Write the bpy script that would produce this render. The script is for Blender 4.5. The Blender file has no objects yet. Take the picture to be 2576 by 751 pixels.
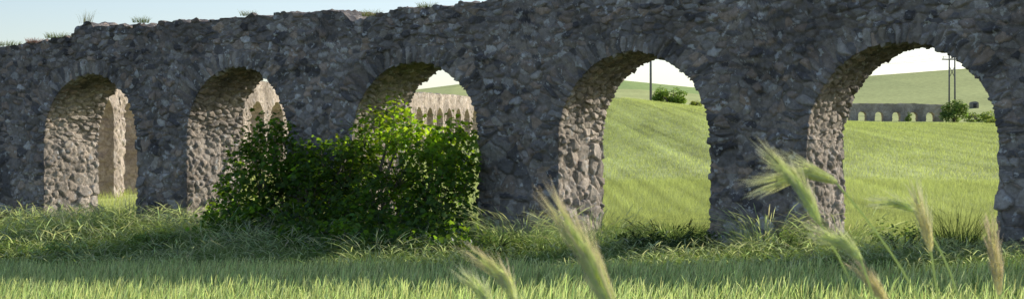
import bpy, math
import numpy as np
from mathutils import Vector
rng = np.random.default_rng(7)
C = bpy.context.scene.collection
FP, CX, HY, EYE = 4200.0, 1288.0, 400.0, 1.6

def at(x, y, Y):
    return np.array([(x-CX)/FP*Y, Y, EYE+(HY-y)/FP*Y])
def ss(a, b, x):
    t = np.clip((np.asarray(x, float)-a)/(b-a), 0, 1); return t*t*(3-2*t)

# ------------------------------------------------------------------ noise
def h01(ix, iy, iz, k):
    a = (ix*73856093) ^ (iy*19349663) ^ (iz*83492791) ^ (k*2654435761)
    a = a & 0xffffffff
    a = ((a ^ (a >> 15))*2246822519) & 0xffffffff
    a = ((a ^ (a >> 13))*3266489917) & 0xffffffff
    a = a ^ (a >> 16)
    return a/4294967296.0
def vnoise(P, k=0):
    f = np.floor(P); i = f.astype(np.int64); t = P-f; t = t*t*(3-2*t)
    r = 0
    for dx in (0, 1):
        wx = t[:, 0] if dx else 1-t[:, 0]
        for dy in (0, 1):
            wy = t[:, 1] if dy else 1-t[:, 1]
            for dz in (0, 1):
                wz = t[:, 2] if dz else 1-t[:, 2]
                r = r + wx*wy*wz*h01(i[:, 0]+dx, i[:, 1]+dy, i[:, 2]+dz, k)
    return r
def n2(x, y, k=0):
    x = np.atleast_1d(np.asarray(x, float)); y = np.atleast_1d(np.asarray(y, float))
    return vnoise(np.stack([x, y, 0*x+.5], -1), k)
def voronoi(P, k=0, jit=.85):
    b = np.floor(P).astype(np.int64); n = len(P)
    f1 = np.full(n, 9.0); f2 = np.full(n, 9.0); r1 = np.zeros(n); r2 = np.zeros(n); tl = np.zeros(n)
    for dx in (-1, 0, 1):
        for dy in (-1, 0, 1):
            for dz in (-1, 0, 1):
                x, y, z = b[:, 0]+dx, b[:, 1]+dy, b[:, 2]+dz
                a = h01(x, y, z, k+1); c = h01(x, y, z, k+2); e = h01(x, y, z, k+3)
                ox = P[:, 0]-(x+.5+jit*(a-.5)); oy = P[:, 1]-(y+.5+jit*(c-.5)); oz = P[:, 2]-(z+.5+jit*(e-.5))
                d = np.sqrt(ox*ox+oy*oy+oz*oz)
                m = d < f1
                f2 = np.where(m, f1, np.minimum(f2, d))
                f1 = np.where(m, d, f1)
                q = (a*7.13+c*3.7+e*5.1) % 1.0; q2 = (q*37.7) % 1.0; q3 = (q*91.3) % 1.0
                r1 = np.where(m, q, r1); r2 = np.where(m, q2, r2)
                tl = np.where(m, (q2-.5)*ox+(q3-.5)*oz+(q-.5)*oy, tl)
    return f2-f1, r1, r2, tl

# ------------------------------------------------------------------ object helpers
def tag(o, label=None, cat=None, group=None, kind=None):
    if label: o['label'] = label
    if cat: o['category'] = cat
    if group: o['group'] = group
    if kind: o['kind'] = kind
    return o
def thing(name, label, cat, loc, group=None):
    o = bpy.data.objects.new(name, None); C.objects.link(o)
    o.location = [float(v) for v in loc]; o.empty_display_size = .2
    return tag(o, label, cat, group)
def mk(name, V, F, mat, parent=None, col=None, smooth=True, attr='col', origin=None):
    V = np.asarray(V, float).reshape(-1, 3)
    org = np.array(parent.location) if parent is not None else (np.array(origin, float) if origin is not None else np.zeros(3))
    V = V-org
    Fs = F if isinstance(F, list) else [F]
    Fs = [np.asarray(f, np.int32) for f in Fs if len(f)]
    loops = np.concatenate([f.ravel() for f in Fs])
    starts = []; o = 0
    for f in Fs:
        k = f.shape[1]; starts.append(o+np.arange(len(f))*k); o += f.size
    starts = np.concatenate(starts).astype(np.int32)
    me = bpy.data.meshes.new(name)
    me.vertices.add(len(V)); me.vertices.foreach_set('co', V.astype(np.float32).ravel())
    me.loops.add(len(loops)); me.loops.foreach_set('vertex_index', loops)
    me.polygons.add(len(starts)); me.polygons.foreach_set('loop_start', starts)
    me.update(calc_edges=True)
    if smooth: me.polygons.foreach_set('use_smooth', np.ones(len(starts), bool))
    if col is not None:
        col = np.asarray(col, float)
        if col.shape[1] == 3: col = np.concatenate([col, np.ones((len(col), 1))], 1)
        ca = me.color_attributes.new(attr, 'FLOAT_COLOR', 'POINT')
        ca.data.foreach_set('color', col.astype(np.float32).ravel())
    me.materials.append(mat)
    ob = bpy.data.objects.new(name, me); C.objects.link(ob)
    if parent is not None: ob.parent = parent
    elif origin is not None: ob.location = [float(v) for v in origin]
    return ob
def gridf(nr, nc, o=0):
    i = np.arange(nr-1)[:, None]*nc+np.arange(nc-1)[None, :]
    return (o+np.stack([i, i+1, i+nc+1, i+nc], -1)).reshape(-1, 4)
def tube(pts, rad, seg=8, cap=True):
    pts = np.asarray(pts, float); n = len(pts); rad = np.broadcast_to(np.asarray(rad, float), (n,))
    T = np.gradient(pts, axis=0); T /= np.linalg.norm(T, axis=1)[:, None]+1e-9
    up = np.array([0, 0, 1.]) if abs(T[0, 2]) < .9 else np.array([1., 0, 0])
    V = []
    for i in range(n):
        a = np.cross(T[i], up); a /= np.linalg.norm(a)+1e-9; b = np.cross(T[i], a)
        th = np.arange(seg)*2*np.pi/seg
        V.append(pts[i]+rad[i]*(np.cos(th)[:, None]*a+np.sin(th)[:, None]*b))
    V = np.concatenate(V); Q = []
    for i in range(n-1):
        for j in range(seg):
            Q.append((i*seg+j, i*seg+(j+1) % seg, (i+1)*seg+(j+1) % seg, (i+1)*seg+j))
    if cap:
        V = np.concatenate([V, pts[:1], pts[-1:]])
        for j in range(seg):
            Q.append((n*seg, (j+1) % seg, j, n*seg))
            Q.append((n*seg+1, (n-1)*seg+j, (n-1)*seg+(j+1) % seg, n*seg+1))
        Qa = np.array(Q)
        return V, [Qa[:(n-1)*seg], Qa[(n-1)*seg:, :3]]
    return V, [np.array(Q)]
def join(parts):
    Vs = []; d = {}; o = 0
    for V, Fs in parts:
        Vs.append(V)
        for f in Fs: d.setdefault(f.shape[1], []).append(f+o)
        o += len(V)
    return np.concatenate(Vs), [np.concatenate(v) for v in d.values()]
def box(c, s, rz=0):
    x, y, z = np.array(s)/2.0
    V = np.array([[-x,-y,-z],[x,-y,-z],[x,y,-z],[-x,y,-z],[-x,-y,z],[x,-y,z],[x,y,z],[-x,y,z]])
    R = np.array([[math.cos(rz), -math.sin(rz), 0], [math.sin(rz), math.cos(rz), 0], [0, 0, 1]])
    return V@R.T+np.array(c), [np.array([[0,3,2,1],[4,5,6,7],[0,1,5,4],[1,2,6,5],[2,3,7,6],[3,0,4,7]])]

# ------------------------------------------------------------------ materials
def newmat(name):
    m = bpy.data.materials.new(name); m.use_nodes = True
    nt = m.node_tree; nt.nodes.clear()
    return m, nt, nt.nodes, nt.links
def stone_mat(name, ramp, light, lichen_amt=.8, lightmix=.75, mortar=(.2, .18, .16), mott=(.58, 1.42)):
    m, nt, N, L = newmat(name)
    out = N.new('ShaderNodeOutputMaterial'); bs = N.new('ShaderNodeBsdfPrincipled')
    bs.inputs['Roughness'].default_value = .92
    bs.inputs['Specular IOR Level'].default_value = .12
    at_ = N.new('ShaderNodeAttribute'); at_.attribute_name = 'stone'
    sep = N.new('ShaderNodeSeparateColor'); L.new(at_.outputs['Color'], sep.inputs[0])
    tc = N.new('ShaderNodeTexCoord')
    cr = N.new('ShaderNodeValToRGB'); e = cr.color_ramp.elements
    while len(e) > 1: e.remove(e[-1])
    e[0].position = ramp[0][0]; e[0].color = (*ramp[0][1], 1)
    for p, c in ramp[1:]:
        k = e.new(p); k.color = (*c, 1)
    L.new(sep.outputs[0], cr.inputs[0])
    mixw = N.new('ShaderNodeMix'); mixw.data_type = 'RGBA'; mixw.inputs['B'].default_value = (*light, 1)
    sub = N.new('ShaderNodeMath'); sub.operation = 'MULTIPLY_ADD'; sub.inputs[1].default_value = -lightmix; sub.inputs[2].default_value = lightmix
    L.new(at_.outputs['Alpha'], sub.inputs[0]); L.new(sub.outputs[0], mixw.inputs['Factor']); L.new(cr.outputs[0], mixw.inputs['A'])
    n1 = N.new('ShaderNodeTexNoise'); n1.inputs['Scale'].default_value = 10; n1.inputs['Detail'].default_value = 9; n1.inputs['Roughness'].default_value = .75
    L.new(tc.outputs['Object'], n1.inputs['Vector'])
    mr = N.new('ShaderNodeMapRange'); mr.inputs[1].default_value = .3; mr.inputs[2].default_value = .7; mr.inputs[3].default_value = mott[0]; mr.inputs[4].default_value = mott[1]
    L.new(n1.outputs['Fac'], mr.inputs[0])
    mul = N.new('ShaderNodeMix'); mul.data_type = 'RGBA'; mul.blend_type = 'MULTIPLY'; mul.inputs['Factor'].default_value = 1
    L.new(mixw.outputs['Result'], mul.inputs['A']); L.new(mr.outputs[0], mul.inputs['B'])
    # mortar follows the face-to-reveal tone too
    mcol = N.new('ShaderNodeMix'); mcol.data_type = 'RGBA'; mcol.inputs['A'].default_value = (*mortar, 1); mcol.inputs['B'].default_value = (light[0]*.36, light[1]*.33, light[2]*.30, 1)
    L.new(sub.outputs[0], mcol.inputs['Factor'])
    mort = N.new('ShaderNodeMix'); mort.data_type = 'RGBA'; L.new(mcol.outputs['Result'], mort.inputs['A'])
    gp = N.new('ShaderNodeMapRange'); gp.inputs[1].default_value = 0; gp.inputs[2].default_value = .5; L.new(sep.outputs[2], gp.inputs[0])
    L.new(gp.outputs[0], mort.inputs['Factor']); L.new(mul.outputs['Result'], mort.inputs['B'])
    n2_ = N.new('ShaderNodeTexNoise'); n2_.inputs['Scale'].default_value = 6.0; n2_.inputs['Detail'].default_value = 6; n2_.inputs['Roughness'].default_value = .64
    L.new(tc.outputs['Object'], n2_.inputs['Vector'])
    lr = N.new('ShaderNodeMapRange'); lr.inputs[1].default_value = .59; lr.inputs[2].default_value = .635; lr.inputs[4].default_value = lichen_amt
    L.new(n2_.outputs['Fac'], lr.inputs[0])
    lich = N.new('ShaderNodeMix'); lich.data_type = 'RGBA'; lich.inputs['B'].default_value = (.58, .565, .53, 1)
    L.new(lr.outputs[0], lich.inputs['Factor']); L.new(mort.outputs['Result'], lich.inputs['A'])
    n3 = N.new('ShaderNodeTexNoise'); n3.inputs['Scale'].default_value = .9; n3.inputs['Detail'].default_value = 5
    L.new(tc.outputs['Object'], n3.inputs['Vector'])
    sr = N.new('ShaderNodeMapRange'); sr.inputs[1].default_value = .35; sr.inputs[2].default_value = .65; sr.inputs[3].default_value = .7; sr.inputs[4].default_value = 1.22
    L.new(n3.outputs['Fac'], sr.inputs[0])
    st = N.new('ShaderNodeMix'); st.data_type = 'RGBA'; st.blend_type = 'MULTIPLY'; st.inputs['Factor'].default_value = 1
    L.new(lich.outputs['Result'], st.inputs['A']); L.new(sr.outputs[0], st.inputs['B'])
    L.new(st.outputs['Result'], bs.inputs['Base Color'])
    bp = N.new('ShaderNodeBump'); bp.inputs['Strength'].default_value = .9; bp.inputs['Distance'].default_value = .04
    n4 = N.new('ShaderNodeTexNoise'); n4.inputs['Scale'].default_value = 13; n4.inputs['Detail'].default_value = 9; n4.inputs['Roughness'].default_value = .75
    L.new(tc.outputs['Object'], n4.inputs['Vector']); L.new(n4.outputs['Fac'], bp.inputs['Height']); L.new(bp.outputs[0], bs.inputs['Normal'])
    L.new(bs.outputs[0], out.inputs[0])
    return m
def leaf_mat(name, trans=.5, gloss=.0, rough=.4, ttint=(1.12, 1.18, .72)):
    m, nt, N, L = newmat(name)
    out = N.new('ShaderNodeOutputMaterial')
    a = N.new('ShaderNodeAttribute'); a.attribute_name = 'col'
    mt = N.new('ShaderNodeMix'); mt.data_type = 'RGBA'; mt.blend_type = 'MULTIPLY'; mt.inputs['Factor'].default_value = 1; mt.clamp_result = False
    mt.inputs['B'].default_value = (*ttint, 1); L.new(a.outputs['Color'], mt.inputs['A'])
    d = N.new('ShaderNodeBsdfPrincipled'); d.inputs['Roughness'].default_value = rough; d.inputs['Specular IOR Level'].default_value = gloss
    L.new(a.outputs['Color'], d.inputs['Base Color'])
    t = N.new('ShaderNodeBsdfTranslucent'); L.new(mt.outputs['Result'], t.inputs['Color'])
    mx = N.new('ShaderNodeMixShader'); mx.inputs[0].default_value = trans
    L.new(d.outputs[0], mx.inputs[1]); L.new(t.outputs[0], mx.inputs[2]); L.new(mx.outputs[0], out.inputs[0])
    return m
def plain_mat(name, c1, c2, scale=12, rough=.8, metal=0):
    m, nt, N, L = newmat(name)
    out = N.new('ShaderNodeOutputMaterial'); bs = N.new('ShaderNodeBsdfPrincipled')
    bs.inputs['Roughness'].default_value = rough; bs.inputs['Metallic'].default_value = metal
    tc = N.new('ShaderNodeTexCoord'); n = N.new('ShaderNodeTexNoise'); n.inputs['Scale'].default_value = scale; n.inputs['Detail'].default_value = 6
    L.new(tc.outputs['Object'], n.inputs['Vector'])
    mx = N.new('ShaderNodeMix'); mx.data_type = 'RGBA'; mx.inputs['A'].default_value = (*c1, 1); mx.inputs['B'].default_value = (*c2, 1)
    L.new(n.outputs['Fac'], mx.inputs['Factor']); L.new(mx.outputs['Result'], bs.inputs['Base Color'])
    bp = N.new('ShaderNodeBump'); bp.inputs['Strength'].default_value = .3; L.new(n.outputs['Fac'], bp.inputs['Height']); L.new(bp.outputs[0], bs.inputs['Normal'])
    L.new(bs.outputs[0], out.inputs[0]); return m
def ground_mat():
    m, nt, N, L = newmat('ground_cover')
    out = N.new('ShaderNodeOutputMaterial'); bs = N.new('ShaderNodeBsdfPrincipled')
    bs.inputs['Roughness'].default_value = .95; bs.inputs['Specular IOR Level'].default_value = .0
    a = N.new('ShaderNodeAttribute'); a.attribute_name = 'col'
    g = N.new('ShaderNodeNewGeometry')
    n = N.new('ShaderNodeTexNoise'); n.inputs['Scale'].default_value = .9; n.inputs['Detail'].default_value = 9; n.inputs['Roughness'].default_value = .7
    L.new(g.outputs['Position'], n.inputs['Vector'])
    mr = N.new('ShaderNodeMapRange'); mr.inputs[1].default_value = .3; mr.inputs[2].default_value = .7; mr.inputs[3].default_value = .75; mr.inputs[4].default_value = 1.25
    L.new(n.outputs['Fac'], mr.inputs[0])
    mu = N.new('ShaderNodeMix'); mu.data_type = 'RGBA'; mu.blend_type = 'MULTIPLY'; mu.inputs['Factor'].default_value = 1
    L.new(a.outputs['Color'], mu.inputs['A']); L.new(mr.outputs[0], mu.inputs['B']); L.new(mu.outputs['Result'], bs.inputs['Base Color'])
    bp = N.new('ShaderNodeBump'); bp.inputs['Strength'].default_value = .4; bp.inputs['Distance'].default_value = .2
    L.new(n.outputs['Fac'], bp.inputs['Height']); L.new(bp.outputs[0], bs.inputs['Normal'])
    L.new(bs.outputs[0], out.inputs[0]); return m

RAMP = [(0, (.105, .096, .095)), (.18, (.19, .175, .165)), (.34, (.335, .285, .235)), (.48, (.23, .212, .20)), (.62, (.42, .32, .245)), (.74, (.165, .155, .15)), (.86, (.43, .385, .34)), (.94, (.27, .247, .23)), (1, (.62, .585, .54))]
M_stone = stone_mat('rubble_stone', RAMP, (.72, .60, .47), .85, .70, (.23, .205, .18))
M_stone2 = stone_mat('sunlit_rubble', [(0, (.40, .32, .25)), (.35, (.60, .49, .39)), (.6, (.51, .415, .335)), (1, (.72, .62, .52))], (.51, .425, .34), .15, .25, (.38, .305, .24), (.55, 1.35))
M_stone3 = stone_mat('distant_rubble', [(0, (.36, .30, .24)), (1, (.50, .43, .35))], (.44, .37, .30), .12, .3, (.34, .28, .23))
M_grass = leaf_mat('grass_blade', .55)
M_fig = leaf_mat('fig_leaf', .58, .3, .42, ttint=(2.8, 2.5, .6))
M_shrub = leaf_mat('shrub_leaf', .45, ttint=(1.4, 1.4, .6))
M_bark = plain_mat('bark', (.11, .085, .065), (.2, .17, .14))
M_pole = plain_mat('weathered_pole', (.10, .10, .11), (.17, .17, .18), 4)
M_hut = plain_mat('hut_stone', (.16, .15, .13), (.30, .27, .23), 4)
M_iron = plain_mat('insulator_ceramic', (.16, .13, .12), (.22, .18, .16), 4, .4)
M_wire = plain_mat('wire_metal', (.12, .12, .12), (.16, .16, .16), 3, .5)
M_dark = plain_mat('shadowy_opening', (.03, .03, .03), (.05, .045, .04))
M_ear = leaf_mat('ear_grain', .66, ttint=(1.08, 1.08, .95))
M_ground = ground_mat()

# ------------------------------------------------------------------ terrain
def ndist(X, Y): return 27.7-.549*X-.836*Y
def hN(X, Y):
    X = np.asarray(X, float); Y = np.asarray(Y, float)
    Xc = np.clip(X, -13, 13)
    near = (.038*Xc-.22)*ss(.6, 5, ndist(X, Y))*ss(4, 9, Y)+.5*(1-ss(3.5, 8, Y))
    h1 = np.interp(X, [-200, -60, -8, 3, 11, 15, 20, 24, 30, 36, 43, 50, 70, 200], [4.5, 5.5, 6.2, 7.6, 8.4, 7.9, 7.2, 6.7, 6.0, 5.75, 5.7, 5.6, 5.5, 4.5])
    t = np.clip((Y-46)/134, 0, 1); ramp = t-.06*np.sin(2*np.pi*t)*.5
    ramp = np.where(Y > 46, ramp, 0)
    h = ramp*h1
    h2 = np.interp(X, [-600, -100, -26, -14, 29, 49, 70, 96, 125, 200, 600], [14, 17, 20.3, 21.8, 22.9, 20.9, 20.8, 24, 26.2, 28, 24])
    u = np.clip((Y-225)/225, 0, 1)
    h = h+(h2-h1)*(u**1.05)*np.where(Y > 225, 1, 0)-.5*np.exp(-((Y-215)/18.0)**2)
    h = h-ss(450, 900, Y)*9
    return near+h
def hs(x, y): return float(hN(x, y))
xs = np.unique(np.concatenate([np.arange(-1500, -150, 90), np.arange(-150, -45, 5), np.arange(-45, 130, .8), np.arange(130, 220, 6), np.arange(220, 1600, 90)]))
ys = np.unique(np.concatenate([np.arange(-60, 0, 6), np.arange(0, 60, .8), np.arange(60, 240, 1.6), np.arange(240, 480, 3.0), np.arange(480, 1000, 30), np.arange(1000, 3200, 150)]))
GX, GY = np.meshgrid(xs, ys)
gx, gy = GX.ravel(), GY.ravel()
gz = hN(gx, gy)+.03*(n2(gx*.8, gy*.8, 5)-.5)
def fieldcol(X, Y):
    X = np.asarray(X, float); Y = np.asarray(Y, float)
    a = np.array([.46, .51, .20]); b = np.array([.53, .56, .245]); far = np.array([.59, .61, .26]); dk = np.array([.42, .52, .20]); ye = np.array([.58, .54, .21])
    m = n2(X*.05, Y*.03, 11); fine = n2(X*.6, Y*.25, 12)
    c = a+(b-a)*(m*.7+fine*.5)[:, None]
    u = X+.03*Y+.5*n2(X*.05, Y*.03, 14)
    row = n2(u*2.0, Y*.03, 19)*.4+n2(u*4.6, Y*.06, 20)*.6
    c = c*(.52+.96*row)[:, None]
    tram = np.minimum(np.abs((u+1.1) % 3.6-1.4), np.abs((u+1.1) % 3.6-2.4))
    c = c*(1-.26*np.exp(-(tram/.15)**2)*(n2(X*.1, Y*.05, 15) > .35))[:, None]
    band = n2(X*.015+Y*.02, Y*.14-X*.05, 16)
    c = c*(.93+.14*band)[:, None]
    w = ss(182, 215, Y)[:, None]; c = c*(1-w)+far*w*(.88+.24*n2(X*.02+Y*.01, Y*.06, 17))[:, None]
    w2 = (ss(376, 382, Y)*(1-ss(58, 70, X))*ss(10, 18, X))[:, None]; c = c*(1-w2)+dk*w2
    w3 = (ss(165, 180, Y)*(1-ss(225, 330, Y))*(1-ss(17, 22, X))*(.3+.5*n2(X*.4, Y*.3, 18)))[:, None]*.7; c = c*(1-w3)+ye*w3
    return c
gcol = fieldcol(gx, gy)
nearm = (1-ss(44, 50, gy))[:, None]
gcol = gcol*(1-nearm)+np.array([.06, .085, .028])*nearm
tag(mk('ground', np.stack([gx, gy, gz], -1), gridf(len(ys), len(xs)), M_ground, col=gcol), 'rolling green cereal field rising to low hills behind the aqueduct', 'field', kind='structure')

# ------------------------------------------------------------------ aqueducts
def stones(P, big, vous=None, scale=1.0):
    q = P/scale
    Pw = q+.13*np.stack([vnoise(q*2.3, 21), vnoise(q*2.3, 22), vnoise(q*2.3, 23)], -1)+.045*np.stack([vnoise(q*11, 24), vnoise(q*11, 25), vnoise(q*11, 26)], -1)
    gap, r1, r2, tl = voronoi(Pw/np.array([.28, .25, .165]), 30, 1.0)
    sz = np.ones(len(P))
    if big is not None and big.any():
        a, c, d, t_ = voronoi(Pw[big]/np.array([.52, .46, .34]), 50, .85)
        gap[big] = a*1.4; r1[big] = c; r2[big] = d; tl[big] = t_*1.3; sz[big] = 1.2
    if vous is not None:
        cc, zs, R, rise = vous
        dx = P[:, 0]-cc; dz = (P[:, 2]-zs)*R/rise
        rho = np.hypot(dx, dz)-R; th = np.arctan2(dz, dx)
        lim = .30+.5*vnoise(np.stack([th*4, 0*th, 0*th], -1), 61)
        mk_ = (rho < lim*scale) & (P[:, 2] > zs-.1)
        if mk_.any():
            qv = np.stack([th*R/(.13*scale)+1.1*vnoise(P*3/scale, 62), P[:, 1]/(.3*scale), rho/(.5*scale)+.35+.4*vnoise(P*2.2, 63)], -1)[mk_]
            a, c, d, t_ = voronoi(qv, 70, .95)
            gap[mk_] = a; r1[mk_] = c*.9; r2[mk_] = d; tl[mk_] = t_*.7
    g = np.clip(gap/.2, 0, 1); bul = g*g*(3-2*g)
    d = bul*(.022+.055*r2**1.6)*sz-.035+tl*.10*bul
    d = d+.035*(vnoise(q*1.1, 81)-.5)*2+.05*(vnoise(q*2.6, 84)-.5)+.022*(vnoise(q*8, 82)-.5)+.018*(vnoise(q*17, 83)-.5)
    return d*scale, np.stack([r1, r2, g], -1)

def norm(a): return a/(np.linalg.norm(a, axis=-1, keepdims=True)+1e-9)

class Acc:
    def __init__(s): s.P = []; s.N = []; s.W = []; s.F = []; s.o = 0
    def grid(s, P, N, w):
        nr, nc = P.shape[:2]; f = gridf(nr, nc)
        a, b, c = P.reshape(-1, 3)[f[:, 0]], P.reshape(-1, 3)[f[:, 1]], P.reshape(-1, 3)[f[:, 3]]
        nn = np.cross(b-a, c-a); m = (nn*N.reshape(-1, 3)[f[:, 0]]).sum()
        if m > 0: f = f[:, ::-1]      # local (s,n,z) frame is left-handed in the world
        s.P.append(P.reshape(-1, 3)); s.N.append(norm(N.reshape(-1, 3))); s.W.append(np.full(nr*nc, w) if np.isscalar(w) else w.ravel())
        s.F.append(f+s.o); s.o += nr*nc

def build_aq(root, P0, r, nv, T, bays, m_end0, m_end1, zb, ztop, na, nb, nj, nd, mat, amp=1.0, scale=1.0, bigstones=True, pier_name='pier', arch_name='arch', cleanrev=True):
    n = len(bays)
    mids = [m_end0]+[(bays[i][1]+bays[i+1][0])/2 for i in range(n-1)]+[m_end1]
    piers = [Acc() for _ in range(n+1)]; arches = [Acc() for _ in range(n)]
    for i, (a0, a1, zs, zap) in enumerate(bays):
        m0, m1 = mids[i], mids[i+1]; c = (a0+a1)/2; R = (a1-a0)/2; rise = zap-zs
        zt = float(ztop(np.array([c]))[0])
        th = np.linspace(np.pi, 0, na)
        cl = math.atan2(zt-zs, m0-c); cr = math.atan2(zt-zs, m1-c)
        il = int(np.argmin(abs(th-cl))); ir = int(np.argmin(abs(th-cr))); th[il] = cl; th[ir] = cr
        inner = np.stack([c+R*np.cos(th), zs+rise*np.sin(th)], -1)
        outer = np.zeros((na, 2))
        for k, t in enumerate(th):
            ct, st = math.cos(t), math.sin(t)
            if il <= k <= ir:
                s_ = c+(zt-zs)/st*ct if 0 < k < na-1 else m0
                s_ = min(max(s_, m0), m1); outer[k] = (s_, float(ztop(np.array([s_]))[0]))
            else:
                m = m0 if k < il else m1
                z = zs+abs((m-c)/ct)*st
                outer[k] = (m, zs+(z-zs)*(float(ztop(np.array([m]))[0])-zs)/(zt-zs))
        pin = np.stack([-np.cos(th)*rise, np.zeros(na), -np.sin(th)*R], -1); pin = norm(pin)
        def fb(inner, outer, pin, nbk, n0, nsgn, acc, w, topcols=None):
            b = np.linspace(0, 1, nbk+1)[:, None, None]
            q = inner[None]*(1-b)+outer[None]*b
            P = np.stack([q[..., 0], np.full(q.shape[:2], n0), q[..., 1]], -1)
            N = np.zeros_like(P); N[..., 1] = nsgn
            N[0] += pin
            if topcols is not None: N[-1, topcols[0]:topcols[1]+1, 2] += 1
            acc.grid(P, N, w)
        def rv(inner, pin, acc, w):
            v = np.linspace(0, -T, nd+1)[:, None]
            P = np.stack([np.broadcast_to(inner[None, :, 0], (nd+1, len(inner))), np.broadcast_to(v, (nd+1, len(inner))), np.broadcast_to(inner[None, :, 1], (nd+1, len(inner)))], -1).copy()
            N = np.broadcast_to(pin[None], P.shape).copy(); N[0, :, 1] += 1; N[-1, :, 1] -= 1
            wa = np.broadcast_to((.85*ss(.35, .95, -pin[:, 2]))[None, :], (nd+1, len(inner))).copy()   # darker face tone towards the vault crowns
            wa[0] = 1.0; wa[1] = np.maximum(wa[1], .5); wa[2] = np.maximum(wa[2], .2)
            acc.grid(P, N, wa)
        A = arches[i]
        fb(inner, outer, pin, nb, 0, 1, A, 1.0, (il, ir)); rv(inner, pin, A, 1.0)
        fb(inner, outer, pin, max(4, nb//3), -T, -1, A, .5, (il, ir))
        k = ir-il+1; nt = max(3, nd//3); v = np.linspace(0, -T, nt+1)[:, None]
        o = outer[il:ir+1]
        P = np.stack([np.broadcast_to(o[None, :, 0], (nt+1, k)), np.broadcast_to(v, (nt+1, k)), np.broadcast_to(o[None, :, 1], (nt+1, k))], -1).copy()
        N = np.zeros_like(P); N[..., 2] = 1; N[0, :, 1] += 1; N[-1, :, 1] -= 1
        A.grid(P, N, 1.0)
        for side, (a, m, sg, pr) in enumerate(((a0, m0, 1, piers[i]), (a1, m1, -1, piers[i+1]))):
            z0 = float(zb(np.array([a]))[0])-.35
            z = np.linspace(z0, zs, nj)
            inn = np.stack([np.full(nj, a), z], -1); out = np.stack([np.full(nj, m), z], -1)
            p = np.zeros((nj, 3)); p[:, 0] = sg
            fb(inn, out, p, nb, 0, 1, pr, 1.0); rv(inn, p, pr, 1.0); fb(inn, out, p, max(4, nb//3), -T, -1, pr, .5)
    # end caps
    for acc, m, sg in ((piers[0], m_end0, -1), (piers[-1], m_end1, 1)):
        z0 = float(zb(np.array([m]))[0])-.35; z1 = float(ztop(np.array([m]))[0])
        Z, V = np.meshgrid(np.linspace(z0, z1, nj), np.linspace(0, -T, nd+1))
        P = np.stack([np.full_like(Z, m), V, Z], -1); N = np.zeros_like(P); N[..., 0] = sg
        acc.grid(P, N, 1.0)
    def fin(acc, name, vous):
        P = np.concatenate(acc.P); N = np.concatenate(acc.N); W = np.concatenate(acc.W); F = np.concatenate(acc.F)
        big = None
        if bigstones:
            big = (P[:, 2] < 1.7+.9*vnoise(P*.9, 90)) & (vnoise(P*np.array([1.1, 1.1, 1.1]), 91) > .52) if vous is None else np.zeros(len(P), bool)
        d, st = stones(P, big, vous, scale)
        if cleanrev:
            d = d*(1-.15*(1-W))      # stones of the reveals sit a little flatter than the front face
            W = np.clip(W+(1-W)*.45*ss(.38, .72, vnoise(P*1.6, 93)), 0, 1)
        P = P+N*(d*amp)[:, None]
        Wd = P0[None]+P[:, :1]*r[None]+P[:, 1:2]*nv[None]; Wd[:, 2] += P[:, 2]
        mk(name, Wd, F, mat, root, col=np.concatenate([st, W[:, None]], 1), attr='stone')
    for p in piers: fin(p, pier_name, None)
    for i, a in enumerate(arches):
        a0, a1, zs, zap = bays[i]
        fin(a, arch_name, ((a0+a1)/2, zs, (a1-a0)/2, zap-zs))

# main aqueduct
P0 = np.array([-.70, 33.6, 0.]); r_ = np.array([.836, -.549, 0.]); r_ /= np.linalg.norm(r_); nv_ = np.array([r_[1], -r_[0], 0.])
def ws(s, n, z): return P0+s*r_+n*nv_+np.array([0, 0, z])
bays = [(-17.6, -14.5, 2.05, 3.6), (-12.79, -9.63, 2.05, 3.62), (-8.02, -5.04, 2.1, 3.66), (-3.22, .04, 2.0, 3.61), (1.92, 5.19, 2.0, 3.63), (7.11, 10.52, 1.95, 3.62), (12.4, 15.7, 2.0, 3.6)]
def ztop(s):
    s = np.asarray(s, float)
    z = 4.76+.04*np.sin(s*.9)
    z = z-.28*(1-ss(-11.9, -11.6, s))-.05*(1-ss(-14, -11.6, s))
    z = z-.2*ss(-3.6, -3.2, s)*(1-ss(-3.0, -2.0, s))
    i = np.floor(s/.27+.4*n2(s*1.7, 0*s, 9)).astype(np.int64)
    z = z+.08*(h01(i, 0*i, 0*i, 5)-.5)+.06*(n2(s*4, 0*s, 6)-.5)
    return z
aq = thing('aqueduct', 'long dark rubble stone aqueduct with big round arches, its face in shade', 'aqueduct', ws(0, -.8, 0))
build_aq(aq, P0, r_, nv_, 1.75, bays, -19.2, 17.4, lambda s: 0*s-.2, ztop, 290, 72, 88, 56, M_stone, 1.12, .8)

# second aqueduct, turned, behind on the left
X0 = -24.0; Tn = .2
B0 = np.array([X0+Tn*42, 42., 0.]); br = np.array([Tn, 1., 0.]); br /= np.linalg.norm(br); bn = np.array([br[1], -br[0], 0.])
def bY(s): return 42+np.asarray(s, float)*br[1]
def btop(s): return 4.46+.022*(bY(s)-54)+.02*(n2(np.asarray(s)*2.2, 0*np.asarray(s), 7)-.5)*2
def bbase(s): return hN(B0[0]+np.asarray(s)*br[0], bY(s))
pitch = 2.4; bb = []
for k in range(34):
    s0 = 1.85+k*pitch; t_ = 4.46+.022*(float(bY(s0))-54); jt = rng.uniform(-.05, .05)
    bb.append((s0+.0, s0+1.56+jt, t_-.8-.78, t_-.8))
aq2 = thing('aqueduct', 'sunlit pinkish aqueduct with tall narrow arches, seen through the three left arches', 'aqueduct', B0)
build_aq(aq2, B0, br, bn, 1.25, bb, .6, 1.85+34*pitch, bbase, btop, 60, 24, 56, 18, M_stone2, .8, .9, cleanrev=False)

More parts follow.
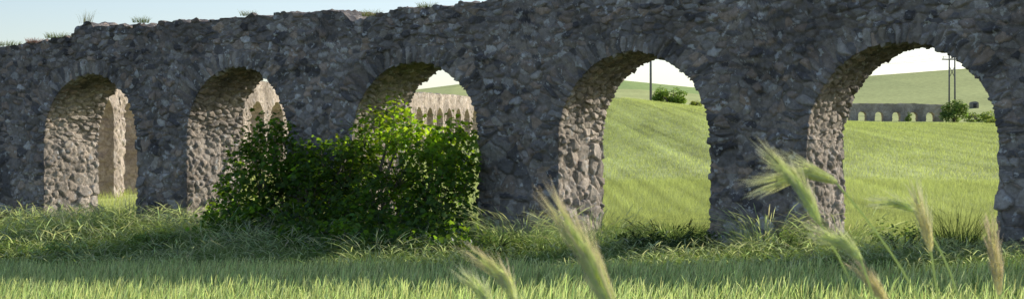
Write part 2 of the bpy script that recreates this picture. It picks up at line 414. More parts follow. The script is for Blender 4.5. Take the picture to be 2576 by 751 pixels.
# far low aqueduct on the crest
D0 = np.array([21.9, 178., 0.]); dr = np.array([1., -.03, 0.]); dr /= np.linalg.norm(dr); dn = np.array([dr[1], -dr[0], 0.])
def dY(s): return 178-.03*np.asarray(s, float)
def dbase(s): return hN(21.9+np.asarray(s, float)*dr[0], dY(s))
def dtop(s):
    s = np.asarray(s, float)
    return 7.52-.012*(s-16)+.14*(n2(s*1.1, 0*s, 8)-.5)
dd = []
for k in range(13):
    s0 = .5+k*1.8; t_ = 7.52-.012*(s0-16)
    dd.append((s0, s0+.9, t_-1.32, t_-.86))
aq3 = thing('aqueduct', 'small low grey aqueduct with little arches on the far field, inside the right arch', 'aqueduct', (D0[0], D0[1], hs(D0[0], D0[1])))
build_aq(aq3, D0, dr, dn, 1.1, dd, 0, .5+13*1.8, dbase, dtop, 20, 8, 10, 4, M_stone3, .6, 1.6, cleanrev=False)

# ------------------------------------------------------------------ strips: grass
def strips(paths, widths, side, cols, K=None):
    n, K = paths.shape[:2]
    L = paths-side[:, None]*widths[..., None]/2; R = paths+side[:, None]*widths[..., None]/2
    V = np.stack([L, R], 2).reshape(-1, 3)
    base = (np.arange(n)*K*2)[:, None]+(np.arange(K-1)*2)[None]
    Q = np.stack([base, base+1, base+3, base+2], -1).reshape(-1, 4)
    Cc = np.repeat(cols.reshape(n*K, 3), 2, axis=0)
    return V, Q, Cc
def merge(L):
    V = []; Q = []; Cc = []; o = 0
    for v, q, c in L: V.append(v); Q.append(q+o); Cc.append(c); o += len(v)
    return np.concatenate(V), np.concatenate(Q), np.concatenate(Cc)
def paths_of(pos, h, lean, az, droop, K):
    t = np.linspace(0, 1, K)[None]
    hor = (h*lean)[:, None]*(t*.5+t**2*.5)+(h*droop)[:, None]*t**3
    z = h[:, None]*(t-(.25*lean+.45*droop)[:, None]*t**3)
    d = np.stack([np.cos(az), np.sin(az), 0*az], -1)
    return pos[:, None]+d[:, None]*hor[..., None]+np.array([0, 0, 1.])*z[..., None]
def sidev(n, az=None):
    a = rng.uniform(0, np.pi, n); return np.stack([np.cos(a), np.sin(a)*.6, rng.uniform(-.2, .2, n)], -1)
def blades(pos, h, w, lean, az, droop, c0, c1, K=4):
    n = len(pos); P = paths_of(pos, h, lean, az, droop, K); t = np.linspace(0, 1, K)
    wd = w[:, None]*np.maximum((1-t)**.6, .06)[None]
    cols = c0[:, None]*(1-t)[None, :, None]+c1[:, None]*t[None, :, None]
    return strips(P, wd, sidev(n), cols)
def eared(pos, h, stem_w, ear_w, lean, az, droop, c_st, c_ear, K=8, ear_from=.7):
    n = len(pos); P = paths_of(pos, h, lean, az, droop, K); t = np.linspace(0, 1, K)
    e = np.clip((t-ear_from)/(1-ear_from), 0, 1)
    prof = np.where(t >= ear_from-1e-6, np.sin(np.pi*np.clip(e*.85+.12, 0, 1)), 0)
    wd = stem_w[:, None]*(1-.4*t)[None]+ear_w[:, None]*prof[None]
    m = (e > 0)[None, :, None]
    cols = np.where(m, c_ear[:, None], c_st[:, None])*np.ones((1, K, 1))
    return strips(P, wd, sidev(n), cols)
def U(a, b, n): return rng.uniform(a, b, n)
def colr(n, c, v=.25):
    c = np.array(c); k = 1+rng.normal(0, v, (n, 1)); hshift = rng.normal(0, .06, (n, 3))
    return np.clip(c*np.clip(k, .4, 1.8)*(1+hshift), .005, .9)
def onG(X, Y): return np.stack([X, Y, hN(X, Y)-.02], -1)

# near cereal field
L = []
n = 190000
Y = np.sqrt(U(10**2, 32**2, n)); X = U(-.35, .35, n)*Y
q = ndist(X, Y); keep = q > 6.0+1.4*n2(X*.6, Y*.6, 3); X, Y = X[keep], Y[keep]; n = len(X)
cl = n2(X*1.1, Y*1.1, 4)*.35+n2(X*3, Y*3, 36)*.65; h = U(.18, .36, n)*(.7+.55*cl)
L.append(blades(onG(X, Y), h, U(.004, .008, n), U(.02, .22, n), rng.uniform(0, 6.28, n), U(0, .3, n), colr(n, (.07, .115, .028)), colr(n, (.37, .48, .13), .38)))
n = 120000
Y = np.sqrt(U(10**2, 32**2, n)); X = U(-.35, .35, n)*Y
q = ndist(X, Y); keep = q > 6.3+1.4*n2(X*.6, Y*.6, 3); X, Y = X[keep], Y[keep]; n = len(X)
cl = n2(X*1.1, Y*1.1, 4)*.35+n2(X*3, Y*3, 36)*.65; h = U(.22, .48, n)*(.7+.55*cl)
L.append(eared(onG(X, Y), h, U(.002, .004, n), U(.005, .011, n), U(.02, .22, n), rng.normal(.4, 1.3, n), U(0, .2, n), colr(n, (.17, .26, .07)), colr(n, (.60, .68, .32), .36), 7, .6))
V, Q, Cc = merge(L)
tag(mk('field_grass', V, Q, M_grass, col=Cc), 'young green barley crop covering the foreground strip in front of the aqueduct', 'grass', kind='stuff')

# wild grass along the foot of the wall
L = []
def lowf(X): return .98-.32*ss(-4.5, 0, X)
n = 130000
Y = U(18.5, 43, n); X = U(-.345, .345, n)*Y; q = ndist(X, Y)
keep = (q > .05) & (q < 6.2+1.4*n2(X*.6, Y*.6, 3)); X, Y, q = X[keep], Y[keep], q[keep]; n = len(X)
cl = n2(X*.8, Y*.8, 31)*.5+n2(X*2.3, Y*2.3, 33)*.5
h = U(.14, .5, n)*(.25+1.25*cl)*(.55+.45*ss(.3, 2.0, q))*(1-.35*ss(4, 7, q))*lowf(X)
L.append(blades(onG(X, Y), h, U(.005, .011, n)*(Y/28)**1.4, U(.1, .7, n), U(0, 6.28, n), U(0, .7, n), colr(n, (.10, .155, .04)), colr(n, (.32, .42, .14), .4), 5))
n = 90000
Y = U(18.5, 43, n); X = U(-.345, .345, n)*Y; q = ndist(X, Y)
cl = n2(X*.6, Y*.6, 32)*.5+n2(X*1.9, Y*1.9, 37)*.5+.10*(X < -4); keep = (q > .15) & (cl+U(0, .45, n) > .62) & (q < 6.5); X, Y, cl, q = X[keep], Y[keep], cl[keep], q[keep]; n = len(X)
h = U(.25, .9, n)*(.3+1.0*cl)*(1-.3*ss(4, 7, q))*lowf(X)
L.append(eared(onG(X, Y), h, U(.003, .005, n)*(Y/28)**1.4, U(.008, .022, n)*(Y/28)**1.2, U(.05, .6, n), rng.uniform(0, 6.28, n), U(.1, .9, n), colr(n, (.30, .37, .14)), colr(n, (.62, .66, .38)), 9, .68))
# low broad weed leaves mixed in
n = 50000
Y = U(19.5, 43, n); X = U(-.345, .345, n)*Y; q = ndist(X, Y); cl = n2(X*.5+9, Y*.5, 34)
keep = (q > .1) & (q < 6) & (cl+U(0, .3, n) > .60); X, Y = X[keep], Y[keep]; n = len(X)
L.append(blades(onG(X, Y), U(.12, .55, n)*lowf(X), U(.02, .055, n), U(.2, 1.0, n), U(0, 6.28, n), U(.2, 1.0, n), colr(n, (.14, .20, .06)), colr(n, (.34, .43, .14), .4), 5))
n = 16000
s = U(-13, 11, n); q = U(-3.5, .4, n)
inb = np.zeros(n, bool)
for a0, a1, _, _ in bays: inb |= (s > a0+.1) & (s < a1-.1)
inb |= q < -1.9
s, q = s[inb], q[inb]; n = len(s); p = P0[None]+s[:, None]*r_+q[:, None]*nv_
L.append(blades(onG(p[:, 0], p[:, 1]), U(.15, .5, n)*(1+.5*(s < -5)), U(.006, .018, n), U(.1, .7, n), U(0, 6.28, n), U(0, .7, n), colr(n, (.09, .14, .04)), colr(n, (.26, .34, .12), .35)))
V, Q, Cc = merge(L)
tag(mk('wild_grass', V, Q, M_grass, col=Cc), 'tangled wild grass and weeds along the foot of the dark aqueduct', 'grass', kind='stuff')

# crop behind the wall
L = []
def crop(n, xa, xb, ya, yb, h0, h1, w0, w1):
    Y = np.sqrt(U(ya**2, yb**2, n)); X = U(xa, xb, n)*Y
    nn = ndist(X, Y); k = nn < -2.2; X, Y = X[k], Y[k]; n = len(X)
    fc = fieldcol(X, Y)*(1+rng.normal(0, .15, (n, 1)))
    L.append(blades(onG(X, Y), U(h0, h1, n), U(w0, w1, n), U(.05, .4, n), rng.uniform(0, 6.28, n), U(0, .4, n), np.clip(fc*.75, 0, 1), np.clip(fc*1.0, 0, 1), 3))
crop(110000, .03, .34, 29, 62, .15, .32, .006, .012)
crop(160000, .02, .34, 60, 165, .1, .22, .015, .03)
crop(35000, -.34, .03, 38, 75, .2, .45, .01, .02)
V, Q, Cc = merge(L)
tag(mk('cereal_crop', V, Q, M_grass, col=Cc), 'sunlit pale green cereal crop on the slope behind the aqueduct', 'crop', kind='stuff')

# grass clumps as things
def clump(name, label, cat, base, n, h0, h1, rad, c0, c1, ears=0, ec=(.3, .28, .14), group=None, w=(.005, .010), spread=.6, ew=(.010, .02), dr=(0, .5)):
    base = np.asarray(base, float)
    t = thing(name, label, cat, base, group)
    a = U(0, 6.28, n); rr = rad*np.sqrt(U(0, 1, n)); pos = base[None]+np.stack([rr*np.cos(a), rr*np.sin(a), 0*a], -1)
    v = blades(pos, U(h0, h1, n), U(w[0], w[1], n), U(.05, spread, n), a+rng.normal(0, .5, n), U(dr[0], dr[1], n), colr(n, c0), colr(n, c1), 6)
    mk('blades', v[0], v[1], M_grass, t, col=v[2])
    if ears:
        n = ears; a = U(0, 6.28, n); rr = rad*np.sqrt(U(0, 1, n)); pos = base[None]+np.stack([rr*np.cos(a), rr*np.sin(a), 0*a], -1)
        v = eared(pos, U(h0*1.05, h1*1.15, n), np.full(n, .004), U(ew[0], ew[1], n), U(.05, spread*.8, n), a, U(.2, .9, n), colr(n, c1), colr(n, ec), 9, .72)
        mk('seed_heads', v[0], v[1], M_grass, t, col=v[2])
    return t
def gpt(px, Y): X = (px-CX)/FP*Y; return (X, Y, hs(X, Y))
PE = (.62, .64, .38); DR = (.2, 1.0)
clump('grass_clump', 'tall dark grass clump below the right arch, beside the far right pier', 'grass', gpt(2410, 27.2), 260, .6, 1.12, .3, (.05, .08, .03), (.13, .2, .07), 20)
clump('grass_clump', 'bushy pale grass with drooping seed heads at the pier between the two right arches', 'grass', gpt(1925, 28.8), 220, .3, .95, .6, (.1, .14, .05), (.28, .37, .14), 260, PE, dr=DR, w=(.004, .008))
clump('grass_clump', 'pale drooping grass in front of the right arch reveal', 'grass', gpt(2120, 27.9), 220, .3, .88, .75, (.11, .16, .06), (.3, .38, .16), 280, PE, dr=DR, w=(.004, .008))
clump('grass_clump', 'feathery grass clump at the foot of the pier right of the fig bush', 'grass', gpt(1320, 31.0), 240, .3, .92, .75, (.09, .14, .05), (.28, .37, .15), 270, PE, dr=DR, w=(.004, .008))
clump('grass_clump', 'pale silky grass below the reveal of the arch right of the fig bush', 'grass', gpt(1490, 30.2), 220, .3, .85, .85, (.12, .17, .07), (.32, .4, .19), 310, PE, dr=DR, w=(.004, .008))
clump('wheat_clump', 'dark wheat ears in silhouette under the arch with the single utility pole', 'wheat', gpt(1690, 29.2), 220, .3, .66, .7, (.04, .06, .02), (.08, .12, .04), 150, (.06, .08, .03), spread=.4)
clump('grass_clump', 'leafy grass clump under the leftmost arch', 'grass', gpt(285, 37.0), 340, .4, .9, .7, (.1, .15, .05), (.26, .35, .13), 60, PE, dr=DR)
clump('grass_clump', 'grass clump with arching stems in front of the fig bush', 'grass', gpt(940, 28.0), 140, .35, .85, .35, (.07, .1, .03), (.2, .27, .11), 70, PE, dr=DR)
def topt(px, n=-.06):
    xp = (px-CX)/FP; s = (33.6*xp+.70)/(.836+.549*xp); p = ws(s, n, 0); p[2] = float(ztop(np.array([s]))[0])+.0; return p
clump('grass_tuft', 'thin dry grass tuft standing on the step of the wall top at left', 'grass', topt(212), 46, .2, .42, .16, (.12, .12, .05), (.3, .27, .13), 0, w=(.006, .010))
clump('grass_tuft', 'low green tuft on the wall top right of the dry tuft', 'grass', topt(350), 160, .08, .2, .2, (.09, .12, .04), (.22, .24, .09), 0, w=(.006, .01))
clump('grass_tuft', 'green tuft on the lower wall top at the left edge of the view', 'grass', topt(15), 200, .08, .2, .35, (.09, .12, .04), (.24, .26, .1), 0, w=(.006, .011))
clump('flower_tuft', 'tuft with small pink flower heads on the lower wall top', 'flowers', topt(85), 200, .07, .17, .25, (.16, .1, .09), (.46, .24, .27), 0, w=(.006, .012))
clump('grass_tuft', 'grass tuft on the lower wall top just left of the step', 'grass', topt(145), 240, .08, .2, .35, (.09, .12, .04), (.24, .25, .09), 0, w=(.006, .01))
clump('grass_tuft', 'tuft growing in the notch of the wall top above the fig bush', 'grass', topt(930), 180, .08, .2, .2, (.1, .12, .04), (.26, .26, .1), 0, w=(.005, .009))
clump('grass_tuft', 'sparse low tuft on the wall top between notch and left step', 'grass', topt(620), 130, .06, .17, .2, (.1, .12, .04), (.24, .24, .1), 0, w=(.005, .009))
clump('grass_tuft', 'pale low tuft on the wall top right of the notch', 'grass', topt(1070), 160, .06, .17, .2, (.1, .12, .04), (.25, .25, .1), 0, w=(.005, .009))

# ------------------------------------------------------------------ fig bush
LT = np.array([(0, .38), (0, 0), (.27, -.08), (.5, .1), (.33, .3), (.56, .58), (.24, .58), (0, 1.0), (-.24, .58), (-.56, .58), (-.33, .3), (-.5, .1), (-.27, -.08)])
LT3 = np.stack([LT[:, 0], LT[:, 1], -.22*np.abs(LT[:, 0])-.16*LT[:, 1]**2], -1)
LTF = np.array([(0, k, k+1 if k < 12 else 1) for k in range(1, 13)])
OV3 = np.array([(0, 0, 0), (.28, .35, -.05), (.2, .75, -.08), (0, 1, -.1), (-.2, .75, -.08), (-.28, .35, -.05)]); OVF = np.array([(0, 1, 2), (0, 2, 3), (0, 3, 4), (0, 4, 5)])
def leaves(pos, size, tilt=.7, tmpl=LT3, tf=LTF, outd=None):
    n = len(pos)
    nz = np.stack([rng.normal(0, tilt, n), rng.normal(0, tilt, n), np.ones(n)], -1)
    if outd is not None: nz = nz+outd*.6
    nz = norm(nz); a = norm(np.stack([rng.normal(0, 1, n), rng.normal(0, 1, n), rng.normal(-.3, .4, n)], -1))
    if outd is not None: a = norm(a+outd*.8)
    y = norm(a-(a*nz).sum(1, keepdims=True)*nz); x = np.cross(y, nz)
    Bm = np.stack([x, y, nz], 1)
    V = np.einsum('kj,njc->nkc', tmpl, Bm)*size[:, None, None]+pos[:, None]
    F = (tf[None]+(np.arange(n)*len(tmpl))[:, None, None]).reshape(-1, 3)
    return V.reshape(-1, 3), F
# (px, py, rx, ry, distance in front of the wall face, density)
blobs = [(985, 325, 50, 42, .1, 1), (1060, 366, 66, 44, -.1, 1), (1135, 376, 48, 48, -.2, 1), (1000, 415, 135, 88, .3, 1), (870, 435, 105, 68, .8, .9), (775, 458, 115, 68, .9, .9), (690, 370, 48, 55, .9, .7), (655, 440, 75, 85, 1.0, .75), (770, 515, 190, 95, 1.2, .9), (960, 540, 200, 85, 1.3, 1), (1090, 495, 88, 110, .45, 1), (600, 540, 68, 75, 1.2, .75), (1145, 440, 38, 85, .0, 1), (680, 598, 165, 55, 2.6, .95), (555, 592, 55, 45, 2.0, .8), (880, 614, 200, 50, 3.2, 1), (1065, 608, 125, 48, 2.6, .95), (760, 560, 200, 60, 1.8, .9), (960, 580, 180, 55, 2.0, .95)]
fb_ = thing('fig_bush', 'large leafy green fig bush growing against the wall in front of the middle arches', 'bush', ws(-2.9, 1.3, 0)*np.array([1, 1, 0]))
def bpt(px, py, n):
    xp = (px-CX)/FP
    q = P0+n*nv_; s = (q[1]*xp-q[0])/(.836+.549*xp); p = q+s*r_
    return np.array([p[0], p[1], EYE+(HY-py)/FP*p[1]])
tw = []; tc_ = []
area = np.array([b[2]*b[3] for b in blobs], float); cnt = (area/area.sum()*640).astype(int)+5
for (cx, cy, rx, ry, n0, dn_), k in zip(blobs, cnt):
    for _ in range(int(k*dn_)):
        d = rng.normal(0, 1, 3); d /= np.linalg.norm(d); rr = rng.uniform(.2, 1.4)**.5
        p = bpt(cx+d[0]*rx*rr, cy-d[2]*ry*rr, n0+d[1]*(.8 if ry > 70 else .5)*rr)
        if p[2] > -.2: tw.append(p); tc_.append(bpt(cx, cy+ry*.6, n0))
# loose leading sprigs that break the outline
for px, py in ((960, 276), (995, 264), (1022, 286), (920, 300), (1040, 308), (1100, 320), (1165, 314), (1185, 345), (655, 306), (700, 298), (620, 340), (560, 455), (532, 515), (512, 580), (760, 366), (810, 372), (1190, 410), (575, 420), (860, 356), (1130, 312), (725, 326), (635, 380), (515, 615), (592, 390), (740, 392), (785, 396)):
    nn0 = -.05 if px > 930 else .9
    for j in range(3):
        e = bpt(px+rng.normal(0, 6), py+j*15+rng.normal(0, 4), nn0+rng.normal(0, .25)); tw.append(e); tc_.append(bpt(px*.9+.1*900, py+75, nn0))
tw = np.array(tw); tc_ = np.array(tc_)
roots = [bpt(x, 640, 1.2) for x in (720, 830, 930, 1020, 1110)]
for rt in roots: rt[2] = -.15
limbs = []
for (cx, cy, rx, ry, n0, dn_) in blobs[:13]:
    e = bpt(cx, cy-ry*.5, n0); rt = min(roots, key=lambda q: np.linalg.norm(q-e)); m = (rt*.6+e*.4)+rng.normal(0, .12, 3)
    limbs.append(tube(np.array([rt, m, e*.75+m*.25+rng.normal(0, .06, 3), e]), [.055, .04, .025, .01], 7))
for v, f in limbs: mk('stem', v, f, M_bark, fb_)
tws = []
for p, c in zip(tw, tc_):
    tws.append(tube(np.array([c, (p+c)/2+np.array([0, 0, -.05]), p]), [.012, .008, .004], 4, False))
v, f = join(tws); mk('twigs', v, f, M_bark, fb_)
nl = 27; pos = np.repeat(tw, nl, 0)+rng.normal(0, .115, (len(tw)*nl, 3)); outd = norm(pos-np.repeat(tc_, nl, 0))
sz = U(.05, .128, len(pos))
v, f = leaves(pos, sz, 1.05, outd=outd)
lc0 = colr(len(pos), (.08, .15, .033), .34)
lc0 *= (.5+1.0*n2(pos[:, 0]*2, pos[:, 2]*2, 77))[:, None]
backlit = (ss(1.1, 2.1, pos[:, 2])*(.1+.9*ss(-4.2, -2.4, pos[:, 0])))[:, None]; lc0 = lc0*(1+backlit*np.array([1.0, .7, .15]))     # sunlight on the upper right leaves put into their colour
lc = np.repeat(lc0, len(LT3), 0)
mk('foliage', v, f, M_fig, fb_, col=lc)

# shrubs and weeds
def shrub(label, px, Y, hgt, wid, col, n=900, ls=.3, group=None, name='shrub', cat='shrub', fl=.42):
    b = np.array(gpt(px, Y)); t = thing(name, label, cat, b, group)
    st = []
    for k in range(5):
        a = rng.uniform(0, 6.28); e = b+np.array([math.cos(a)*wid*.3, math.sin(a)*wid*.3, hgt*rng.uniform(.4, .7)])
        st.append(tube(np.array([b-[0, 0, .1], (b+e)/2+rng.normal(0, .05*min(1, wid), 3), e]), np.array([.06, .04, .015])*min(1, wid/2), 5))
    v, f = join(st); mk('stem', v, f, M_bark if name == 'shrub' else M_ear, t, col=np.tile(np.array([.15, .18, .08]), (len(v), 1)))
    P = []; nb_ = 26
    for k in range(nb_):
        a = rng.uniform(0, 6.28); rr = rng.uniform(.1, 1)**.5; zz = rng.uniform(.08, .82)*(1-.35*rr**2)
        c = b+np.array([math.cos(a)*wid*.4*rr, math.sin(a)*wid*.4*rr, hgt*zz]); rd = rng.uniform(.09, .2)*wid
        kk = n//nb_; d = norm(rng.normal(0, 1, (kk, 3)))*(U(.2, 1, kk)**.5)[:, None]*rd; d[:, 2] *= min(1, hgt/wid*1.1); P.append(c+d)
    P = np.concatenate(P); P = P[P[:, 2] > b[2]]
    v, f = leaves(P, U(.6, 1.2, len(P))*ls, .8, OV3, OVF, norm(P-b))
    mk('foliage', v, f, M_shrub, t, col=np.repeat(colr(len(P), col, .3), 6, 0))
shrub('round bright green shrub on the crest beside the single utility pole', 1685, 178, 2.1, 3.8, (.22, .32, .08), 3200, .24)
shrub('green shrub at the right end of the small low aqueduct, below the twin poles', 2400, 174.5, 2.9, 2.9, (.19, .27, .09), 3000, .24)
shrub('small shrub growing against the small low aqueduct', 2285, 174, 1.3, .7, (.18, .26, .08), 500, .16)
shrub('low yellowish shrub on the crest right of the round shrub', 1748, 180, .8, 1.5, (.34, .38, .10), 700, .18)
shrub('low spreading shrub on the field right of the small low aqueduct', 2465, 181, 1.6, 3.8, (.26, .33, .11), 1200, .25)
shrub('flat pale bush on the crop at the right jamb of the right arch', 2495, 165, .6, 2.0, (.32, .36, .13), 500, .2)
W = dict(name='weed_plant', cat='weed')
shrub('pale leafy weed mound at the left edge of the view', 40, 34.5, .65, 1.5, (.30, .39, .14), 1500, .07, **W)
shrub('pale leafy weed mound below the leftmost pier', 175, 33.5, .6, 1.4, (.28, .37, .13), 1400, .07, **W)
shrub('leafy weed mound at the foot of the second pier from the left', 400, 34.0, .6, 1.2, (.24, .33, .11), 1200, .07, **W)
shrub('low dark weed under the left side of the arch with the utility pole', 1610, 29.4, .5, 1.1, (.08, .13, .05), 900, .06, **W)
shrub('low dark weed under the right side of the arch with the utility pole', 1745, 28.6, .55, 1.0, (.08, .12, .05), 900, .06, **W)
shrub('green weed at the foot of the pier between the right arches', 1985, 28.0, .6, 1.0, (.2, .27, .09), 900, .06, **W)
shrub('bushy green weed under the right arch left of the tall dark clump', 2270, 27.3, .7, 1.1, (.21, .29, .1), 1100, .06, **W)
shrub('leafy weed in front of the pier right of the fig bush', 1250, 30.0, .55, 1.0, (.2, .27, .09), 900, .06, **W)

# small stone monument
b = np.array(gpt(2450, 300)); t = thing('stone_hut', 'tiny dark stone hut with a rounded top, right of the distant twin poles', 'hut', b)
w_, d_, h_ = 1.4, 1.3, 1.1
th = np.linspace(0, np.pi, 13)
prof = [(w_/2, -.2)]+[(w_/2*math.cos(a), h_*.75+.35*math.sin(a)*1.0) for a in th]+[(-w_/2, -.2)]
prof = np.array(prof); k = len(prof)
V = np.concatenate([np.stack([prof[:, 0]+b[0], np.full(k, b[1]-d_/2), prof[:, 1]+b[2]], -1), np.stack([prof[:, 0]+b[0], np.full(k, b[1]+d_/2), prof[:, 1]+b[2]], -1), [[b[0], b[1]-d_/2, b[2]+.4], [b[0], b[1]+d_/2, b[2]+.4]]])
Fq = np.array([(i, (i+1) % k, k+(i+1) % k, k+i) for i in range(k)]); Ft = np.array([(2*k, (i+1) % k, i) for i in range(k)]+[(2*k+1, k+i, k+(i+1) % k) for i in range(k)])
mk('walls', V, [Fq, Ft], M_hut, t, smooth=False)
v, f = box((b[0], b[1]-d_/2-.01, b[2]+.42), (.6, .06, .75)); mk('opening', v, f, M_dark, t, smooth=False)

# ------------------------------------------------------------------ poles and wires
b = np.array(gpt(1637, 200)); tp = at(1637, 92, 200)
t = thing('utility_pole', 'single slim dark utility pole on the crest beside the round shrub', 'pole', b)
v, f = tube(np.array([b-[0, 0, .3], (b+tp)/2, tp]), [.16, .14, .11], 10); mk('pole', v, f, M_pole, t)
v, f = box(tp+np.array([0, 0, -.35]), (1.9, .12, .14)); mk('crossarm', v, f, M_pole, t, smooth=False)
pin1 = []
for dx in (-.8, 0, .8):
    q = tp+np.array([dx, 0, -.28 if dx else .0]); v, f = tube(np.array([q, q+[0, 0, .12], q+[0, 0, .14], q+[0, 0, .26]]), [.03, .03, .08, .05], 8); mk('insulator', v, f, M_iron, t); pin1.append(q+[0, 0, .26])
b2 = np.array(gpt(2395, 290)); z2 = at(2395, 122, 290)[2]
t = thing('power_pylon', 'pair of dark poles joined by crossarms on the distant slope inside the right arch', 'pylon', b2)
for dx in (-.5, .5):
    v, f = tube(np.array([[b2[0]+dx, b2[1], b2[2]-.3], [b2[0]+dx*.95, b2[1], z2]]), [.16, .12], 10); mk('pole', v, f, M_pole, t)
for zz, ln in ((z2-1.9, 3.6), (z2-.9, 1.7)):
    v, f = box((b2[0], b2[1]-.19, zz), (ln, .16, .24)); mk('crossarm', v, f, M_pole, t, smooth=False)
for sg in (-1, 1):
    v, f = tube(np.array([[b2[0]-.48*sg, b2[1]-.1*sg, z2-5.0], [b2[0]+.48*sg, b2[1]-.1*sg, z2-3.0]]), .06, 6); mk('brace', v, f, M_pole, t)
pin2 = []
for dx in (-1.6, 0, 1.6):
    q = np.array([b2[0]+dx, b2[1]-.19, z2-1.78 if dx else z2-.78]); v, f = tube(np.array([q, q+[0, 0, .15], q+[0, 0, .17], q+[0, 0, .36]]), [.04, .04, .11, .06], 8); mk('insulator', v, f, M_iron, t); pin2.append(q+[0, 0, .36])
wl = ['left', 'middle', 'right']
for k in range(3):
    for A_, B_, nm in ((pin1[k], pin2[k], 'thin power line from the single pole to the %s insulator of the twin poles' % wl[k]), (pin2[k], pin2[k]+np.array([75., 40., 5.]), 'thin power line running right from the %s insulator of the twin poles' % wl[k])):
        u = np.linspace(0, 1, 25)[:, None]; pts = A_*(1-u)+B_*u; pts[:, 2] -= (2.2*4*u*(1-u))[:, 0]
        v, f = tube(pts, .028, 5); o_ = mk('power_line', v, f, M_wire, origin=A_); tag(o_, nm, 'power line', 'power lines over the distant hill')

# ------------------------------------------------------------------ foreground barley ears
def smoothpath(pts, n):
    pts = np.asarray(pts, float); d = np.concatenate([[0], np.cumsum(np.linalg.norm(np.diff(pts, axis=0), axis=1))]); t = np.linspace(0, d[-1], n)
    q = np.stack([np.interp(t, d, pts[:, i]) for i in range(3)], -1)
    for _ in range(max(2, n//6)):
        q[1:-1] = q[1:-1]*.5+(q[:-2]+q[2:])*.25
    return q
SP = []; SF = []
nu, nv2 = 5, 6
for i in range(nu+1):
    a = math.pi*i/nu
    for j in range(nv2):
        SP.append((math.sin(a)*math.cos(j*2*math.pi/nv2), math.sin(a)*math.sin(j*2*math.pi/nv2), -math.cos(a)))
SP = np.array(SP)
for i in range(nu):
    for j in range(nv2): SF.append((i*nv2+j, i*nv2+(j+1) % nv2, (i+1)*nv2+(j+1) % nv2, (i+1)*nv2+j))
SF = np.array(SF)
def barley(label, stem_px, ear_px, z, awn, green, awncol, rad=.0052, spread=.3, nawn=2):
    ear = smoothpath([at(x, y, z+.02*i) for i, (x, y) in enumerate(ear_px)], 24)
    st = [at(x, y, z) for x, y in stem_px]
    end = st[-1].copy(); g = end.copy(); g[0] += .08; g[2] = hs(end[0], end[1])-.02
    t = thing('barley_stalk', label, 'barley', g, 'ripening barley ears in the foreground')
    sp = smoothpath([ear[0]]+st+[g], 40)
    v, f = tube(sp, np.linspace(.0014, .0021, 40), 6); mk('stem', v, f, M_ear, t, col=np.tile(np.array([.58, .66, .36]), (len(v), 1)))
    Lr = np.linalg.norm(np.diff(ear, axis=0), axis=1).sum(); T = norm(np.gradient(ear, axis=0))
    KV = []; KF = []; KC = []; o = 0; AW = []
    kn = int(Lr/.0040); k_ = rad/.0052
    for i in range(kn):
        u = (i+.5)/kn; p = np.array([np.interp(u, np.linspace(0, 1, 24), ear[:, c]) for c in range(3)])
        tt = norm(np.array([np.interp(u, np.linspace(0, 1, 24), T[:, c]) for c in range(3)]))
        for s_ in range(3):
            ph = (i % 2)*math.pi/3+s_*2*math.pi/3+rng.normal(0, .15)
            a = norm(np.cross(tt, np.array([0, 1, 0.]))); b_ = np.cross(tt, a)
            rd = a*math.cos(ph)+b_*math.sin(ph)
            env = .45+.55*math.sin(math.pi*min(1, u*.85+.14))
            ax = norm(tt+rd*.3); bx = norm(np.cross(ax, rd)); cx = np.cross(ax, bx)
            kv = (SP[:, :1]*bx*.0023+SP[:, 1:2]*cx*.0018+SP[:, 2:]*ax*.0064)*env*k_+p+rd*rad*.75*env
            KV.append(kv); KF.append(SF+o); o += len(kv); KC.append(np.tile(np.array(green)*rng.uniform(.85, 1.12), (len(kv), 1)))
            for _ in range(nawn):
                dd_ = norm(tt+rd*spread*rng.uniform(.2, 1.5)+rng.normal(0, .04, 3)); ln = awn*rng.uniform(.6, 1.15)
                q0 = p+rd*rad*env+ax*.004; q1 = q0+dd_*ln*.5; q2 = q0+norm(dd_+rd*.05)*ln
                AW.append(tube(np.array([q0, q1, q2]), [.00045, .00035, .0001], 3, False))
    mk('grain_head', np.concatenate(KV), np.concatenate(KF), M_ear, t, col=np.concatenate(KC))
    v, f = join(AW); n_ = len(v)
    u = np.tile(np.repeat(np.array([0, .5, 1.]), 3), n_//9)[:, None]
    mk('awns', v, f, M_ear, t, col=np.array(green)*(1-u)+np.array(awncol)*u)
G1 = (.86, .90, .59); G2 = (.89, .91, .62); TAN = (.91, .87, .62); A1 = (.95, .91, .80); A2 = (.93, .82, .73); A3 = (.95, .94, .80)
barley('large upright green barley ear leaning left, at the bottom centre right', [(1600, 920), (1660, 1100)], [(1560, 820), (1490, 665), (1420, 555)], 1.7, .05, G1, A2, .0068, .10)
barley('drooping green barley ear with reddish bristles, nearest the bottom centre', [(1300, 800), (1312, 1000)], [(1296, 750), (1272, 700), (1210, 652)], 2.0, .036, G2, A2, .0058, .14)
barley('low barley ear cut by the bottom edge below the drooping one', [(1262, 850), (1290, 1000)], [(1245, 790), (1215, 735), (1180, 705)], 2.15, .034, G1, A3, .0054, .14)
barley('tallest barley ear, pointing up left in front of the pier between right arches', [(2120, 650), (2220, 900)], [(2060, 556), (2015, 470), (1955, 410)], 2.15, .042, G1, A1, .0060, .11)
barley('barley ear bent level to the left, crossing the tallest ear', [(2150, 505), (2220, 600), (2310, 730), (2400, 950)], [(2100, 455), (2040, 432), (1955, 455)], 2.2, .058, G2, A3, .0066, .13)
barley('barley ear drooping left at the foot of the right arch', [(2195, 720), (2240, 900)], [(2165, 650), (2130, 612), (2070, 594)], 2.1, .034, G1, A3, .0056, .14)
barley('reddish barley ear at the bottom edge right of the centre', [(2265, 850), (2300, 1000)], [(2235, 765), (2200, 715), (2165, 680)], 2.2, .032, TAN, A2, .005, .15)
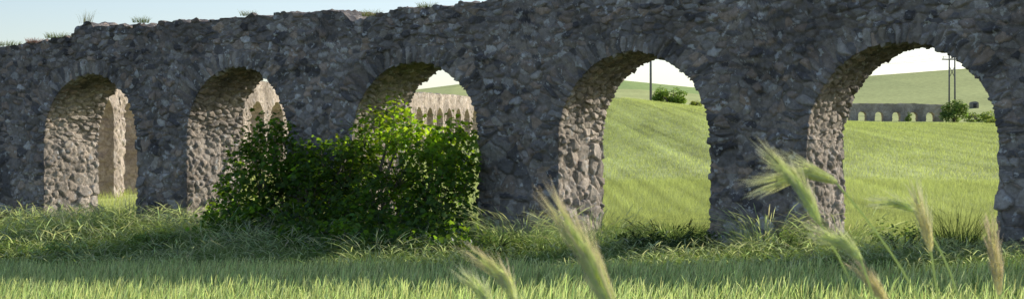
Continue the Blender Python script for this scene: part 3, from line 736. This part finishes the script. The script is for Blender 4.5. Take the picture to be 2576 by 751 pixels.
barley('tan barley ear standing upright before the field of the right arch', [(2352, 690), (2380, 900)], [(2342, 630), (2330, 570), (2312, 512)], 2.3, .045, TAN, A3, .0048, .14)
barley('pale barley ear bent left behind the tan upright one', [(2355, 590), (2410, 720), (2460, 950)], [(2300, 528), (2268, 512), (2225, 510)], 2.5, .036, G1, A3, .005, .15)
barley('slender reddish barley ear near the right edge of the view', [(2522, 820), (2535, 1000)], [(2514, 740), (2506, 670), (2496, 600)], 2.2, .045, TAN, A2, .0042, .11)

# ------------------------------------------------------------------ light, sky, camera
EL, AZ = math.radians(22.5), math.radians(52)
w = bpy.data.worlds.new('World'); bpy.context.scene.world = w; w.use_nodes = True
nt = w.node_tree; bg = nt.nodes['Background']
sk = nt.nodes.new('ShaderNodeTexSky'); sk.sky_type = 'NISHITA'; sk.sun_disc = False
sk.sun_elevation = EL; sk.sun_rotation = AZ; sk.air_density = 1.0; sk.dust_density = .5; sk.ozone_density = 1.6
tint = nt.nodes.new('ShaderNodeMix'); tint.data_type = 'RGBA'; tint.blend_type = 'MULTIPLY'; tint.inputs['Factor'].default_value = 1; tint.clamp_result = False
tint.inputs['B'].default_value = (1.04, 1.0, 1.07, 1)
nt.links.new(sk.outputs[0], tint.inputs['A']); nt.links.new(tint.outputs['Result'], bg.inputs[0]); bg.inputs[1].default_value = .147
sl = bpy.data.lights.new('sun', 'SUN'); sl.energy = 5; sl.angle = math.radians(.5); sl.color = (1, .95, .85)
so = bpy.data.objects.new('sun', sl); C.objects.link(so)
so.rotation_euler = Vector((math.sin(AZ)*math.cos(EL), math.cos(AZ)*math.cos(EL), math.sin(EL))).to_track_quat('Z', 'Y').to_euler()
so.location = (20, 20, 30)
cam = bpy.data.cameras.new('camera'); co = bpy.data.objects.new('camera', cam); C.objects.link(co)
co.location = (0, 0, EYE); co.rotation_euler = (math.radians(90), 0, 0)
cam.sensor_width = 36; cam.sensor_fit = 'HORIZONTAL'; cam.lens = 36*FP/2576; cam.shift_y = 24.5/2576
cam.clip_start = .1; cam.clip_end = 6000
cam.dof.use_dof = True; cam.dof.focus_distance = 33; cam.dof.aperture_fstop = 20
bpy.context.scene.camera = co
vs = bpy.context.scene.view_settings
vs.view_transform = 'Standard'; vs.look = 'None'; vs.exposure = 0
